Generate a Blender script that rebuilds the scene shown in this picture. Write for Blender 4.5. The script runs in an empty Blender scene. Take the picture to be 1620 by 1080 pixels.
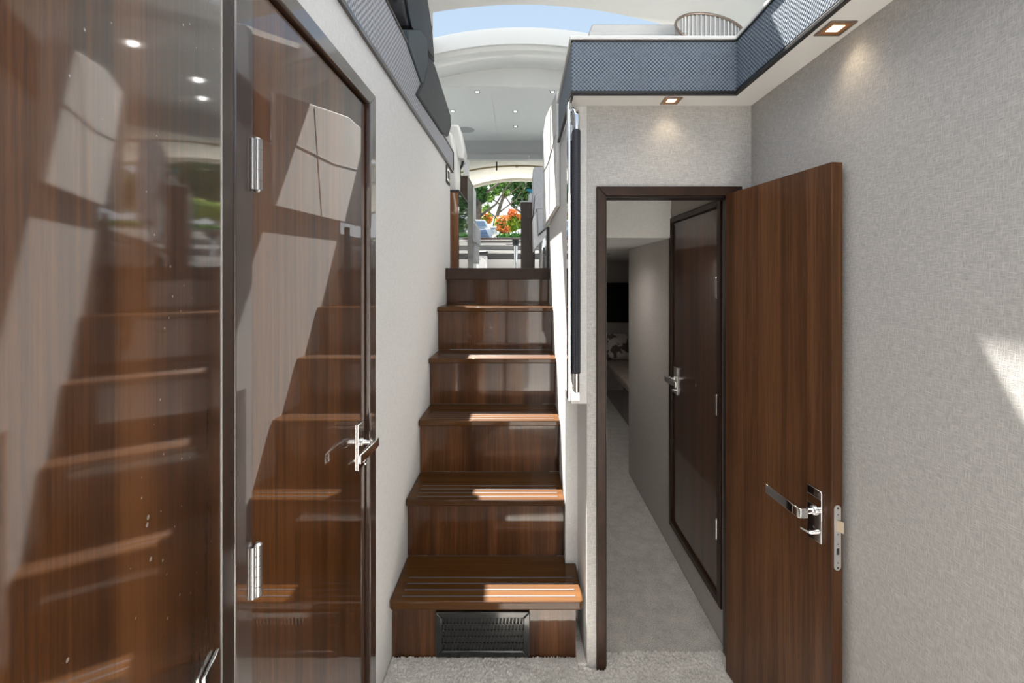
import bpy, bmesh, math, random
import numpy as np
from mathutils import Vector, Matrix

random.seed(7)
rng = np.random.default_rng(11)
C = bpy.context.scene.collection
S = bpy.context.scene
R = math.radians
EYE = 1.57
F = 711.0

# ------------------------------------------------------------------ camera, sky, sun, exposure
cd = bpy.data.cameras.new('camera')
cam = bpy.data.objects.new('camera', cd)
C.objects.link(cam)
cam.location = (0, 0, EYE)
cam.rotation_euler = (R(90), 0, 0)
cd.sensor_width = 36.0
cd.sensor_fit = 'HORIZONTAL'
cd.lens = 36.0 * F / 1620.0
cd.shift_x = -15.0 / 1620.0
cd.shift_y = -103.0 / 1620.0
cd.clip_start = 0.02
cd.clip_end = 400
S.camera = cam

S.view_settings.view_transform = 'Standard'
S.view_settings.look = 'None'
S.view_settings.gamma = 1
S.view_settings.use_curve_mapping = False
S.view_settings.exposure = 0.35

world = bpy.data.worlds.new('sky')
S.world = world
world.use_nodes = True
wn = world.node_tree
for n in list(wn.nodes):
    wn.nodes.remove(n)
w_out = wn.nodes.new('ShaderNodeOutputWorld')
w_bg = wn.nodes.new('ShaderNodeBackground')
w_tc = wn.nodes.new('ShaderNodeTexCoord')
w_sep = wn.nodes.new('ShaderNodeSeparateXYZ')
w_rmp = wn.nodes.new('ShaderNodeValToRGB')
# pale hazy horizon, a band of blue, and an added bright zone overhead that fills the cabin with light
SKY = [(0.0, (0.90, 0.93, 0.96)), (0.34, (0.85, 0.90, 0.96)), (0.42, (0.47, 0.60, 0.76)), (0.60, (0.43, 0.56, 0.72)), (0.74, (2.75, 2.72, 2.66)), (1.0, (2.75, 2.72, 2.66))]
w_e = w_rmp.color_ramp.elements
w_e[0].position, w_e[1].position = SKY[0][0], SKY[-1][0]
w_e[0].color = (*[c / 4 for c in SKY[0][1]], 1)
w_e[1].color = (*[c / 4 for c in SKY[-1][1]], 1)
for p_, c_ in SKY[1:-1]:
    w_e.new(p_).color = (*[c / 4 for c in c_], 1)
wn.links.new(w_tc.outputs['Generated'], w_sep.inputs[0])
wn.links.new(w_sep.outputs['Z'], w_rmp.inputs[0])
wn.links.new(w_rmp.outputs[0], w_bg.inputs[0])
w_bg.inputs[1].default_value = 4.0
wn.links.new(w_bg.outputs[0], w_out.inputs[0])

SUN_DIR = Vector((0.15, -0.56, -1.0)).normalized()
sd = bpy.data.lights.new('sun', 'SUN')
sd.energy = 29.0
sd.angle = R(0.6)
sd.color = (1.0, 0.95, 0.87)
sun = bpy.data.objects.new('sun', sd)
C.objects.link(sun)
sun.location = (-2, 5, 9)
sun.rotation_euler = SUN_DIR.to_track_quat('-Z', 'Y').to_euler()

# ------------------------------------------------------------------ material helpers
def mat(name, color=(0.5, 0.5, 0.5), rough=0.5, metal=0.0, coat=0.0, coat_rough=0.03, spec=0.5, coat_ior=1.5, sheen=0.0):
    m = bpy.data.materials.new(name)
    m.use_nodes = True
    b = m.node_tree.nodes['Principled BSDF']
    b.inputs['Base Color'].default_value = (*color, 1)
    b.inputs['Roughness'].default_value = rough
    b.inputs['Metallic'].default_value = metal
    b.inputs['Coat Weight'].default_value = coat
    b.inputs['Coat Roughness'].default_value = coat_rough
    b.inputs['Coat IOR'].default_value = coat_ior
    b.inputs['Specular IOR Level'].default_value = spec
    b.inputs['Sheen Weight'].default_value = sheen
    return m

def N(m, kind, **kw):
    n = m.node_tree.nodes.new(kind)
    for k, v in kw.items():
        setattr(n, k, v)
    return n

def L(m, a, b):
    m.node_tree.links.new(a, b)

def coords(m, scale, rot=(0, 0, 0)):
    tc = N(m, 'ShaderNodeTexCoord')
    mp = N(m, 'ShaderNodeMapping')
    mp.inputs['Scale'].default_value = scale
    mp.inputs['Rotation'].default_value = rot
    L(m, tc.outputs['Object'], mp.inputs[0])
    return mp.outputs[0]

def noise(m, vec, scale=1.0, detail=3.0, rough=0.5, dist=0.0):
    n = N(m, 'ShaderNodeTexNoise')
    n.inputs['Scale'].default_value = scale
    n.inputs['Detail'].default_value = detail
    n.inputs['Roughness'].default_value = rough
    n.inputs['Distortion'].default_value = dist
    L(m, vec, n.inputs['Vector'])
    return n.outputs['Fac']

def ramp(m, fac, stops):
    r = N(m, 'ShaderNodeValToRGB')
    e = r.color_ramp.elements
    e[0].position, e[0].color = stops[0][0], (*stops[0][1], 1)
    e[1].position, e[1].color = stops[-1][0], (*stops[-1][1], 1)
    for p, c in stops[1:-1]:
        x = e.new(p)
        x.color = (*c, 1)
    L(m, fac, r.inputs[0])
    return r.outputs[0]

def math_(m, op, a, b):
    n = N(m, 'ShaderNodeMath', operation=op)
    for i, v in enumerate((a, b)):
        if isinstance(v, (int, float)):
            n.inputs[i].default_value = v
        else:
            L(m, v, n.inputs[i])
    return n.outputs[0]

def bump(m, h, strength=0.2, dist=0.002):
    b = N(m, 'ShaderNodeBump')
    b.inputs['Strength'].default_value = strength
    b.inputs['Distance'].default_value = dist
    L(m, h, b.inputs['Height'])
    L(m, b.outputs[0], m.node_tree.nodes['Principled BSDF'].inputs['Normal'])

def base(m, col):
    L(m, col, m.node_tree.nodes['Principled BSDF'].inputs['Base Color'])

def walnut(name, axis='Z', dark=(0.022, 0.009, 0.004), mid=(0.062, 0.026, 0.012), light=(0.13, 0.056, 0.025), gloss=1.0, rough=0.35, coat_rough=0.03, coat_ior=1.6, dust=False, spec=0.15):
    m = mat(name, mid, rough, coat=gloss, coat_rough=coat_rough, coat_ior=coat_ior, spec=spec)
    s = {'Z': ((1, 1, 0.025)), 'X': ((0.03, 1, 1)), 'Y': ((1, 0.03, 1))}[axis]
    v1 = coords(m, s)
    broad = noise(m, v1, 13, 4, 0.55, 0.5)
    fine = noise(m, v1, 170, 3, 0.65)
    v2 = coords(m, tuple(x * (1 if x > 0.5 else 5) for x in s))
    pores = noise(m, v2, 420, 2, 0.6)
    f = math_(m, 'ADD', math_(m, 'MULTIPLY', broad, 0.66), math_(m, 'MULTIPLY', fine, 0.36))
    f = math_(m, 'ADD', f, math_(m, 'MULTIPLY', math_(m, 'SUBTRACT', pores, 0.5), 0.10))
    col = ramp(m, f, [(0.34, dark), (0.5, mid), (0.66, light)])
    base(m, col)
    if dust:
        vd = coords(m, (1, 1, 1))
        vo = N(m, 'ShaderNodeTexVoronoi')
        vo.inputs['Scale'].default_value = 60
        L(m, vd, vo.inputs['Vector'])
        cut = noise(m, vd, 9, 2)
        d = math_(m, 'LESS_THAN', vo.outputs['Distance'], math_(m, 'MULTIPLY', math_(m, 'SUBTRACT', cut, 0.47), 0.55))
        mx = N(m, 'ShaderNodeMix', data_type='RGBA')
        L(m, d, mx.inputs[0])
        L(m, col, mx.inputs[6])
        mx.inputs[7].default_value = (0.30, 0.28, 0.25, 1)
        base(m, mx.outputs[2])
    return m

def linen(name, lo, hi, s=1.0, b=0.35):
    m = mat(name, hi, 0.85, spec=0.2)
    a = noise(m, coords(m, (230 * s, 230 * s, 22 * s)), 1, 2, 0.6)
    c = noise(m, coords(m, (22 * s, 22 * s, 260 * s)), 1, 2, 0.6)
    g = noise(m, coords(m, (420 * s, 420 * s, 420 * s)), 1, 1, 0.5)
    f = math_(m, 'MAXIMUM', a, c)
    f = math_(m, 'ADD', math_(m, 'MULTIPLY', f, 0.8), math_(m, 'MULTIPLY', g, 0.2))
    base(m, ramp(m, f, [(0.43, lo), (0.66, hi)]))
    bump(m, f, b, 0.002)
    return m

def weave(name, c1, c2, pitch=0.006, b=0.5):
    m = mat(name, c1, 0.55, spec=0.4)
    k = math.pi / pitch
    tc = N(m, 'ShaderNodeTexCoord')
    sep = N(m, 'ShaderNodeSeparateXYZ')
    L(m, tc.outputs['Object'], sep.inputs[0])
    h = math_(m, 'ADD', sep.outputs['X'], sep.outputs['Y'])
    u = math_(m, 'SINE', math_(m, 'MULTIPLY', h, k), 0)
    w = math_(m, 'SINE', math_(m, 'MULTIPLY', sep.outputs['Z'], k), 0)
    f = math_(m, 'MULTIPLY', u, w)
    f = math_(m, 'ADD', math_(m, 'MULTIPLY', f, 0.5), 0.5)
    nz = noise(m, coords(m, (60, 60, 60)), 1, 2)
    f = math_(m, 'ADD', math_(m, 'MULTIPLY', f, 0.8), math_(m, 'MULTIPLY', nz, 0.2))
    base(m, ramp(m, f, [(0.2, c1), (0.75, c2)]))
    bump(m, f, b, 0.002)
    return m

def mottled(name, c1, c2, scale=8, rough=0.5, b=0.0, **kw):
    m = mat(name, c1, rough, **kw)
    f = noise(m, coords(m, (1, 1, 1)), scale, 3)
    base(m, ramp(m, f, [(0.35, c1), (0.65, c2)]))
    if b:
        bump(m, f, b, 0.003)
    return m

def emit(name, col, s):
    m = mat(name, col, 0.4)
    b = m.node_tree.nodes['Principled BSDF']
    b.inputs['Emission Color'].default_value = (*col, 1)
    b.inputs['Emission Strength'].default_value = s
    return m

M = {}
M['door_dark'] = walnut('gloss_walnut', dark=(0.015, 0.0045, 0.0015), mid=(0.050, 0.0170, 0.0042), light=(0.120, 0.045, 0.012), coat_ior=1.75, coat_rough=0.012)
M['door_mirror'] = walnut('gloss_walnut_dusty', dark=(0.015, 0.0045, 0.0015), mid=(0.050, 0.0170, 0.0042), light=(0.120, 0.045, 0.012), coat_ior=1.8, coat_rough=0.05, dust=True)
M['door_open'] = walnut('satin_walnut', dark=(0.034, 0.013, 0.005), mid=(0.068, 0.0275, 0.0105), light=(0.132, 0.058, 0.023), gloss=0.35, coat_rough=0.25, rough=0.5, coat_ior=1.45)
M['riser'] = walnut('riser_walnut', dark=(0.025, 0.008, 0.003), mid=(0.062, 0.0225, 0.0072), light=(0.125, 0.050, 0.0165), coat_rough=0.05, coat_ior=1.48)
M['tread'] = walnut('tread_walnut', axis='X', gloss=0.45, spec=0.05, dark=(0.036, 0.0135, 0.0032), mid=(0.056, 0.0220, 0.0052), light=(0.080, 0.033, 0.0080), coat_rough=0.02, rough=0.5)
M['casing'] = mottled('dark_stained_casing', (0.020, 0.009, 0.005), (0.034, 0.015, 0.008), 14, 0.42, spec=0.3)
M['casing_gloss'] = mottled('gloss_casing', (0.030, 0.015, 0.010), (0.046, 0.024, 0.016), 10, 0.3, coat=1.0, coat_rough=0.02, coat_ior=1.75)
M['jamb'] = mat('jamb_dark', (0.010, 0.005, 0.004), 0.4)
M['linen'] = linen('linen_wallcovering', (0.35, 0.343, 0.334), (0.55, 0.54, 0.528), 2.1)
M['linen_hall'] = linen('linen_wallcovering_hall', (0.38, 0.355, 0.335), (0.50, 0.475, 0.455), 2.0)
M['vinyl'] = linen('fine_vinyl_wallcovering', (0.56, 0.56, 0.56), (0.68, 0.68, 0.68), 1.6, 0.12)
M['white'] = mat('white_gelcoat', (0.68, 0.68, 0.67), 0.35, coat=0.3)
M['white_matte'] = mat('white_panel', (0.78, 0.775, 0.76), 0.6)
M['vinyl_ceiling'] = mottled('grey_white_headliner', (0.68, 0.68, 0.675), (0.72, 0.72, 0.715), 60, 0.7)
M['weave'] = weave('navy_basket_weave', (0.012, 0.026, 0.048), (0.20, 0.24, 0.29), 0.0075, 0.6)
M['weave_brightened'] = weave('brightened_basket_weave', (0.10, 0.105, 0.13), (0.42, 0.43, 0.47), 0.012, 0.3)  # valance weave in lighter colours, its bright grazing look painted in
M['navy_pad'] = weave('navy_mesh_grip', (0.003, 0.004, 0.009), (0.022, 0.025, 0.038), 0.005, 0.4)
M['navy'] = mottled('dark_navy_leather', (0.005, 0.009, 0.015), (0.007, 0.012, 0.019), 40, 0.5, spec=0.3)
M['grey_leather'] = mottled('slate_leather', (0.028, 0.029, 0.034), (0.034, 0.036, 0.041), 40, 0.55, spec=0.35)
M['slate'] = mottled('slate_blue_leather', (0.030, 0.042, 0.050), (0.036, 0.050, 0.060), 40, 0.5, spec=0.3)
M['black_trim'] = mat('black_piping', (0.012, 0.011, 0.012), 0.4)
M['bronze_trim'] = mat('bronze_trim', (0.035, 0.028, 0.026), 0.35, coat=0.5)
M['chrome'] = mat('polished_chrome', (0.82, 0.82, 0.82), 0.06, 1.0)
M['steel'] = mat('brushed_steel', (0.52, 0.52, 0.53), 0.28, 1.0)
M['steel_matte'] = mat('satin_steel', (0.62, 0.62, 0.63), 0.42, 0.8)
M['hole'] = mat('screw_dark', (0.02, 0.02, 0.02), 0.6)
M['brass'] = mat('latch_brass', (0.55, 0.46, 0.36), 0.35, 0.7)
M['vent'] = mat('black_vent_plastic', (0.012, 0.014, 0.015), 0.25, coat=0.6)
M['grip'] = mat('grey_rubber_strip', (0.055, 0.058, 0.068), 0.45)
M['upholstery'] = mottled('light_grey_upholstery', (0.42, 0.43, 0.46), (0.47, 0.48, 0.51), 30, 0.6)
M['upholstery_white'] = mottled('white_upholstery', (0.66, 0.66, 0.68), (0.72, 0.72, 0.73), 20, 0.5)
M['white_wall'] = linen('white_leatherette', (0.70, 0.70, 0.69), (0.80, 0.80, 0.79), 0.7, 0.08)
M['teak'] = walnut('orange_teak', dark=(0.10, 0.035, 0.012), mid=(0.17, 0.065, 0.022), light=(0.24, 0.10, 0.036), coat_rough=0.08)
M['cabinet'] = walnut('salon_brown_veneer', dark=(0.05, 0.033, 0.026), mid=(0.075, 0.05, 0.04), light=(0.10, 0.07, 0.055), gloss=0.3, coat_rough=0.2)
M['black_glass'] = mat('black_mirror_glass', (0.01, 0.01, 0.012), 0.04, coat=1.0, coat_ior=2.4, spec=1.0)
M['canvas'] = mottled('cream_canvas', (0.50, 0.47, 0.41), (0.56, 0.53, 0.47), 6, 0.85)
M['tan'] = mat('tan_tube', (0.34, 0.25, 0.13), 0.4)
M['mahogany'] = mat('red_mahogany', (0.10, 0.018, 0.014), 0.15, coat=1.0)
M['deck_grey'] = mat('dark_grey_panel', (0.10, 0.10, 0.105), 0.4)
M['mid_grey'] = mat('mid_grey_panel', (0.36, 0.36, 0.36), 0.5)
M['warm'] = emit('warm_bulb', (1.0, 0.80, 0.50), 6.0)
M['cool'] = emit('white_bulb', (1.0, 0.97, 0.90), 3.0)
M['amber'] = mat('amber_reflector', (0.55, 0.24, 0.09), 0.3, 0.5)
M['lamp_ring'] = mat('bronze_lamp_ring', (0.30, 0.24, 0.20), 0.3, 0.8)
M['tv'] = mat('black_screen', (0.004, 0.004, 0.005), 0.12)
M['dark_wood'] = walnut('dark_bed_base', dark=(0.010, 0.005, 0.004), mid=(0.02, 0.009, 0.006), light=(0.03, 0.014, 0.009))
M['bedding'] = mottled('taupe_bed_cover', (0.34, 0.28, 0.24), (0.40, 0.33, 0.29), 12, 0.9)
M['pillow'] = mottled('patterned_pillow', (0.14, 0.11, 0.10), (0.62, 0.57, 0.54), 9, 0.9)
_r = [n for n in M['pillow'].node_tree.nodes if n.type == 'VALTORGB'][0].color_ramp
_r.elements[0].position, _r.elements[1].position = 0.46, 0.50
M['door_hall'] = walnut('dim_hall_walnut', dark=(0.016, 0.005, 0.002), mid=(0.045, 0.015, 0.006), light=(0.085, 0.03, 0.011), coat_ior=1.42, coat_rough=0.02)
M['leaf_dark'] = mottled('dark_leaf', (0.012, 0.05, 0.012), (0.04, 0.12, 0.02), 2.0, 0.6)
M['leaf_light'] = mottled('light_leaf', (0.06, 0.16, 0.03), (0.16, 0.30, 0.05), 2.0, 0.6)
M['leaf_yellow'] = mottled('yellow_green_leaf', (0.14, 0.28, 0.03), (0.34, 0.42, 0.05), 2.0, 0.6)
M['flower'] = mottled('orange_blossom', (0.55, 0.13, 0.03), (0.72, 0.24, 0.06), 3.0, 0.6)
M['hedge'] = mottled('hedge_leaf', (0.02, 0.10, 0.012), (0.06, 0.22, 0.03), 3.0, 0.6)
M['bark'] = mottled('bark', (0.05, 0.045, 0.04), (0.12, 0.10, 0.085), 5.0, 0.9)
M['soil'] = mottled('pale_ground', (0.20, 0.20, 0.16), (0.30, 0.28, 0.24), 0.5, 0.9)
M['water'] = mottled('canal_water', (0.02, 0.05, 0.06), (0.03, 0.07, 0.08), 1.0, 0.08)
M['boat_hull'] = mat('pale_blue_gelcoat', (0.40, 0.46, 0.54), 0.3, coat=0.5)
M['boat_glass'] = mat('blue_boat_glass', (0.10, 0.16, 0.24), 0.1, coat=1.0)
M['blue'] = mat('blue_stripe', (0.06, 0.13, 0.28), 0.4)
M['turquoise'] = mat('turquoise_plastic', (0.02, 0.32, 0.50), 0.4)

# carpet: pale grey loop pile
def carpet_mat(name, lo, hi):
    m = mat(name, hi, 0.95, spec=0.1)
    f = noise(m, coords(m, (1, 1, 1)), 230, 3, 0.7)
    g = noise(m, coords(m, (1, 1, 1)), 14, 3, 0.6)
    t = math_(m, 'ADD', math_(m, 'MULTIPLY', f, 0.75), math_(m, 'MULTIPLY', g, 0.25))
    base(m, ramp(m, t, [(0.36, lo), (0.62, hi)]))
    bump(m, f, 0.8, 0.004)
    return m
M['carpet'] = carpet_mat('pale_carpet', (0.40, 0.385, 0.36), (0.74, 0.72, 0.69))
M['carpet_shaded'] = carpet_mat('shaded_hall_carpet', (0.30, 0.29, 0.27), (0.55, 0.53, 0.50))  # same carpet as the pale one, passage shade painted into the colour

# ------------------------------------------------------------------ mesh helpers
class MB:
    def __init__(self, T=None):
        self.v, self.f = [], []
        self.T = T or Matrix.Identity(4)

    def add(self, vs, fs):
        o = len(self.v)
        self.v += [self.T @ Vector(p) for p in vs]
        self.f += [tuple(i + o for i in f) for f in fs]
        return self

    def box(self, x0, x1, y0, y1, z0, z1):
        vs = [(x, y, z) for z in (z0, z1) for y in (y0, y1) for x in (x0, x1)]
        return self.add(vs, [(0, 2, 3, 1), (4, 5, 7, 6), (0, 1, 5, 4), (2, 6, 7, 3), (0, 4, 6, 2), (1, 3, 7, 5)])

    def prism(self, pts, a0, a1, axis='X'):
        """polygon extruded along an axis; pts are the two other coordinates in order"""
        def mk(p, a):
            return {'X': (a, p[0], p[1]), 'Y': (p[0], a, p[1]), 'Z': (p[0], p[1], a)}[axis]
        n = len(pts)
        vs = [mk(p, a0) for p in pts] + [mk(p, a1) for p in pts]
        fs = [tuple(range(n)), tuple(range(2 * n - 1, n - 1, -1))]
        fs += [(i, i + n, (i + 1) % n + n, (i + 1) % n) for i in range(n)]
        return self.add(vs, fs)

    def tube(self, pts, r, seg=12, closed=False):
        pts = [Vector(p) for p in pts]
        n = len(pts)
        rs = r if isinstance(r, (list, tuple)) else [r] * n
        up = None
        vs = []
        for i, p in enumerate(pts):
            d = (pts[(i + 1) % n] - pts[i - 1]) if closed else (pts[min(i + 1, n - 1)] - pts[max(i - 1, 0)])
            d.normalize()
            if up is None:
                up = Vector((0, 0, 1)) if abs(d.z) < 0.9 else Vector((1, 0, 0))
            a = d.cross(up)
            a.normalize()
            b = a.cross(d)
            b.normalize()
            up = b
            vs += [tuple(p + (a * math.cos(t) + b * math.sin(t)) * rs[i]) for t in [2 * math.pi * k / seg for k in range(seg)]]
        fs = []
        for i in range(n if closed else n - 1):
            j = (i + 1) % n
            fs += [(i * seg + k, i * seg + (k + 1) % seg, j * seg + (k + 1) % seg, j * seg + k) for k in range(seg)]
        if not closed:
            fs += [tuple(range(seg - 1, -1, -1)), tuple(range((n - 1) * seg, n * seg))]
        return self.add(vs, fs)

    def build(self, name, m, parent=None, bevel=0.0, seg=2, smooth=False, subsurf=0):
        me = bpy.data.meshes.new(name)
        o = bpy.data.objects.new(name, me)
        C.objects.link(o)
        vs = self.v
        if parent is not None:
            o.parent = parent
            W = Matrix.Identity(4)
            q = parent
            while q is not None:
                W = Matrix.LocRotScale(q.location, q.rotation_euler, q.scale) @ W
                q = q.parent
            Wi = W.inverted()
            vs = [Wi @ p for p in vs]
        elif vs:
            xs, ys, zs = zip(*[(p.x, p.y, p.z) for p in vs])
            org = Vector(((min(xs) + max(xs)) / 2, (min(ys) + max(ys)) / 2, min(zs)))
            vs = [p - org for p in vs]
            o.location = org
        me.from_pydata([tuple(p) for p in vs], [], self.f)
        bm = bmesh.new()
        bm.from_mesh(me)
        bmesh.ops.recalc_face_normals(bm, faces=bm.faces)
        bm.to_mesh(me)
        bm.free()
        me.materials.append(m)
        if bevel:
            b = o.modifiers.new('bevel', 'BEVEL')
            b.width = bevel
            b.segments = seg
            b.limit_method = 'ANGLE'
            b.angle_limit = R(35)
        if subsurf:
            b = o.modifiers.new('subsurf', 'SUBSURF')
            b.levels = subsurf
            b.render_levels = subsurf
        if smooth or bevel:
            for p in me.polygons:
                p.use_smooth = True
            try:
                me.set_sharp_from_angle(angle=R(38))
            except Exception:
                pass
        return o

def tag(o, label=None, cat=None, group=None, kind=None):
    if label: o['label'] = label
    if cat: o['category'] = cat
    if group: o['group'] = group
    if kind: o['kind'] = kind
    return o

def thing(name, loc, label, cat, group=None, rot=0.0, kind=None):
    o = bpy.data.objects.new(name, None)
    o.empty_display_size = 0.05
    C.objects.link(o)
    o.location = loc
    o.rotation_euler = (0, 0, rot)
    return tag(o, label, cat, group, kind)

def struct(o, label, cat='wall'):
    return tag(o, label, cat, kind='structure')

def copy_tree(o, parent=None):
    c = o.copy()
    C.objects.link(c)
    c.parent = parent
    for ch in list(o.children):
        copy_tree(ch, c)
    return c

def P(px, py, y):
    return Vector(((px - 825) * y / F, y, EYE + (437 - py) * y / F))

def PX(px, py, x):          # on a plane X = x
    y = x * F / (px - 825)
    return Vector((x, y, EYE + (437 - py) * y / F))

# ------------------------------------------------------------------ SETTING: lower cabin
XL, XR = -0.534, 0.92
struct(MB().box(-0.75, 0.97, -1.25, 1.873, -0.06, 0.0).build('floor', M['carpet']), 'pale grey carpeted floor at the foot of the stairs', 'floor')
struct(MB().box(0.31, 0.855, 1.873, 3.59, -0.06, 0.002).box(0.31, 2.6, 3.59, 6.3, -0.06, 0.002).build('floor_aft', M['carpet_shaded']), 'pale carpeted floor, darkened in colour as shade, of the narrow passage behind the open door', 'floor')
# carpet pile relief in front of the stairs
def pile():
    x0, x1, y0, y1, st = -0.53, 0.915, 0.3, 1.872, 0.0045
    nx, ny = int((x1 - x0) / st), int((y1 - y0) / st)
    gx, gy = np.meshgrid(np.linspace(x0, x1, nx), np.linspace(y0, y1, ny))
    h = rng.random((ny, nx))
    z = 0.003 + 0.010 * h ** 1.3
    gx = gx + (rng.random((ny, nx)) - .5) * st * 0.9
    gy = gy + (rng.random((ny, nx)) - .5) * st * 0.9
    co = np.stack([gx, gy, z], -1).reshape(-1, 3).astype(np.float32)
    idx = np.arange(nx * ny).reshape(ny, nx)
    q = np.stack([idx[:-1, :-1], idx[:-1, 1:], idx[1:, 1:], idx[1:, :-1]], -1).reshape(-1, 4)
    cx, cy = co[q[:, 0], 0], co[q[:, 0], 1]
    keep = ~((cx < 0.226) & (cy > 1.843)) & ~((cx > 0.27) & (cx < 0.335) & (cy > 1.785)) & ~((cx > 0.842) & (cy > 1.785))
    q = q[keep]
    used, inv = np.unique(q, return_inverse=True)
    q = inv.reshape(-1, 4)
    co = co[used]
    me = bpy.data.meshes.new('carpet_pile')
    me.vertices.add(len(co)); me.vertices.foreach_set('co', co.ravel())
    me.loops.add(q.size); me.loops.foreach_set('vertex_index', q.ravel().astype(np.int32))
    me.polygons.add(len(q))
    me.polygons.foreach_set('loop_start', np.arange(0, q.size, 4, dtype=np.int32))
    me.update(calc_edges=True)
    me.validate()
    me.materials.append(M['carpet'])
    o = bpy.data.objects.new('carpet_pile', me)
    C.objects.link(o)
    return tag(o, 'tufted pale grey carpet pile around the foot of the stairs', 'carpet', kind='stuff')
pile()
# little carpeted ramp beside the stair base
MBr = MB().prism([(0.2235, 2.048), (0.2235, 1.80), (0.266, 1.80), (0.253, 2.048)], 0.0, 0.018, 'Z')
struct(MBr.build('floor_corner', M['carpet'], bevel=0.006), 'strip of pale carpet running beside the stair base', 'floor')

# left wall around the glossy door
w = MB().box(-0.60, XL, 1.632, 3.36, 0, 2.37).box(-0.60, XL, 0.815, 1.632, 2.222, 2.37)
struct(w.build('wall_left', M['vinyl']), 'light grey textured wall left of the stairs')
# right wall
struct(MB().box(XR, XR + 0.05, -1.25, 1.87, 0, 2.262).build('wall_right', M['linen']), 'grey linen covered wall behind the open door, on the right')
# aft partition with the doorway
w = MB().box(0.262, 0.333, 1.80, 1.87, 0, 2.253).box(0.845, XR, 1.80, 1.87, 0, 2.253).box(0.333, 0.845, 1.80, 1.87, 1.915, 2.253)
struct(w.build('wall_aft', M['linen']), 'grey linen covered partition around the narrow doorway')
w = MB().prism([(0.262, 1.80), (0.262, 1.87), (0.31, 1.87), (0.31, 3.20), (0.2, 3.20), (0.2, 2.05), (0.255, 2.05)], 0, 1.93, 'Z')
struct(w.build('wall_stairwell', M['vinyl']), 'narrow light grey wall along the right side of the stairs')
w = MB().box(0.2, 0.2615, 1.80, 2.049, 1.06, 2.25).box(0.2, 0.30, 2.05, 3.2, 1.932, 2.25)
struct(w.build('wall_upright', M['vinyl']), 'slim grey upright panel that carries the padded handrail')
# angled forward wall on the left with glossy door, and the forward bulkhead
A0 = Vector((-0.440, 0.660, 0))
AD = Vector((0.27564, -0.96126, 0))
AN = Vector((0.96126, 0.27564, 0))
ANG = math.atan2(AD.y, AD.x)
TA = Matrix.Translation(A0) @ Matrix((( AD.x, -AN.x, 0, 0), (AD.y, -AN.y, 0, 0), (0, 0, 1, 0), (0, 0, 0, 1)))
struct(MB(TA).box(0.0, 2.2, 0.0, 0.05, 2.235, 2.37).box(0.90, 2.2, 0.0, 0.05, 0, 2.235).build('wall_forward_left', M['vinyl']), 'light grey wall above and beyond the dusty glossy door')
struct(MB().box(0.10, 0.97, -1.30, -1.25, 0, 2.44).build('wall_forward', M['vinyl']), 'light grey forward bulkhead behind the viewer')

# ceiling soffits and fabric valances on the right
s = MB().box(0.189, XR, 1.69, 1.80, 2.253, 2.27).box(0.803, XR, -1.25, 1.69, 2.253, 2.27)
struct(s.build('ceiling_soffit', M['white_matte']), 'white soffit strip holding the two warm downlights', 'ceiling')
v = MB().box(0.189, 0.803, 1.68, 1.69, 2.262, 2.447).box(0.189, 0.197, 1.69, 2.29, 2.262, 2.447).box(0.803, 0.811, -1.25, 1.68, 2.262, 2.447)
struct(v.build('trim_1', M['weave']), 'navy and white basket weave valance above the doorway and right wall', 'trim')
v = MB().box(0.183, 0.80, 1.672, 1.694, 2.249, 2.262).box(0.797, 0.812, -1.25, 1.694, 2.249, 2.262).box(0.183, 0.197, 1.694, 2.29, 2.249, 2.262)
v.box(0.186, 0.80, 1.676, 1.692, 2.447, 2.452).box(0.798, 0.812, -1.25, 1.692, 2.447, 2.452)
struct(v.build('trim_2', M['black_trim'], bevel=0.002), 'black piping along the edges of the navy weave valance', 'trim')
v = MB().box(0.180, 0.80, 1.672, 1.80, 2.452, 2.466).box(0.180, 0.23, 1.80, 2.30, 2.452, 2.466).box(0.796, 0.84, -1.25, 1.80, 2.452, 2.466)
struct(v.build('trim_3', M['white'], bevel=0.003), 'white lip capping the navy weave valance', 'trim')
struct(MB().box(0.84, 2.1, -1.25, 1.80, 2.38, 2.455).box(0.262, 2.1, 1.805, 2.62, 2.38, 2.44).build('ceiling_side_deck', M['white']), 'white dashboard deck above the doorway', 'ceiling')

# left band
pts = [PX(715.4, 268, XL), PX(716, 240, XL), PX(694, 206, XL), PX(668, 156, XL), PX(661, 104, XL), PX(650, 84, XL)]
top = [(3.47, 2.385), (3.47, 2.53), (2.90, 2.52), (2.42, 2.525), (2.30, 2.645), (2.2, 2.645), (0.70, 2.645), (0.70, 2.385)]
struct(MB().prism(top, XL - 0.05, XL + 0.006, 'X').build('trim_4', M['weave_brightened']), 'basket weave band, colour brightened as grazing sheen, along the top of the left wall', 'trim')
e = MB().tube([(XL + 0.006, y, z) for y, z in [(3.47, 2.385), (3.47, 2.53), (2.90, 2.52), (2.42, 2.525), (2.30, 2.645), (0.70, 2.645)]], 0.007, 8)
e.box(XL - 0.05, XL + 0.012, 0.70, 3.475, 2.37, 2.387)
struct(e.build('trim_5', M['bronze_trim'], smooth=True), 'dark bronze edging around the brightened weave band', 'trim')
# deck under the helm seats, port side
struct(MB().box(-2.1, -0.60, 0.9, 3.46, 2.30, 2.37).box(-2.1, -0.9, -1.25, 0.9, 2.30, 2.37).build('floor_helm', M['deck_grey']), 'dark grey raised deck under the helm seats', 'floor')

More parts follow.
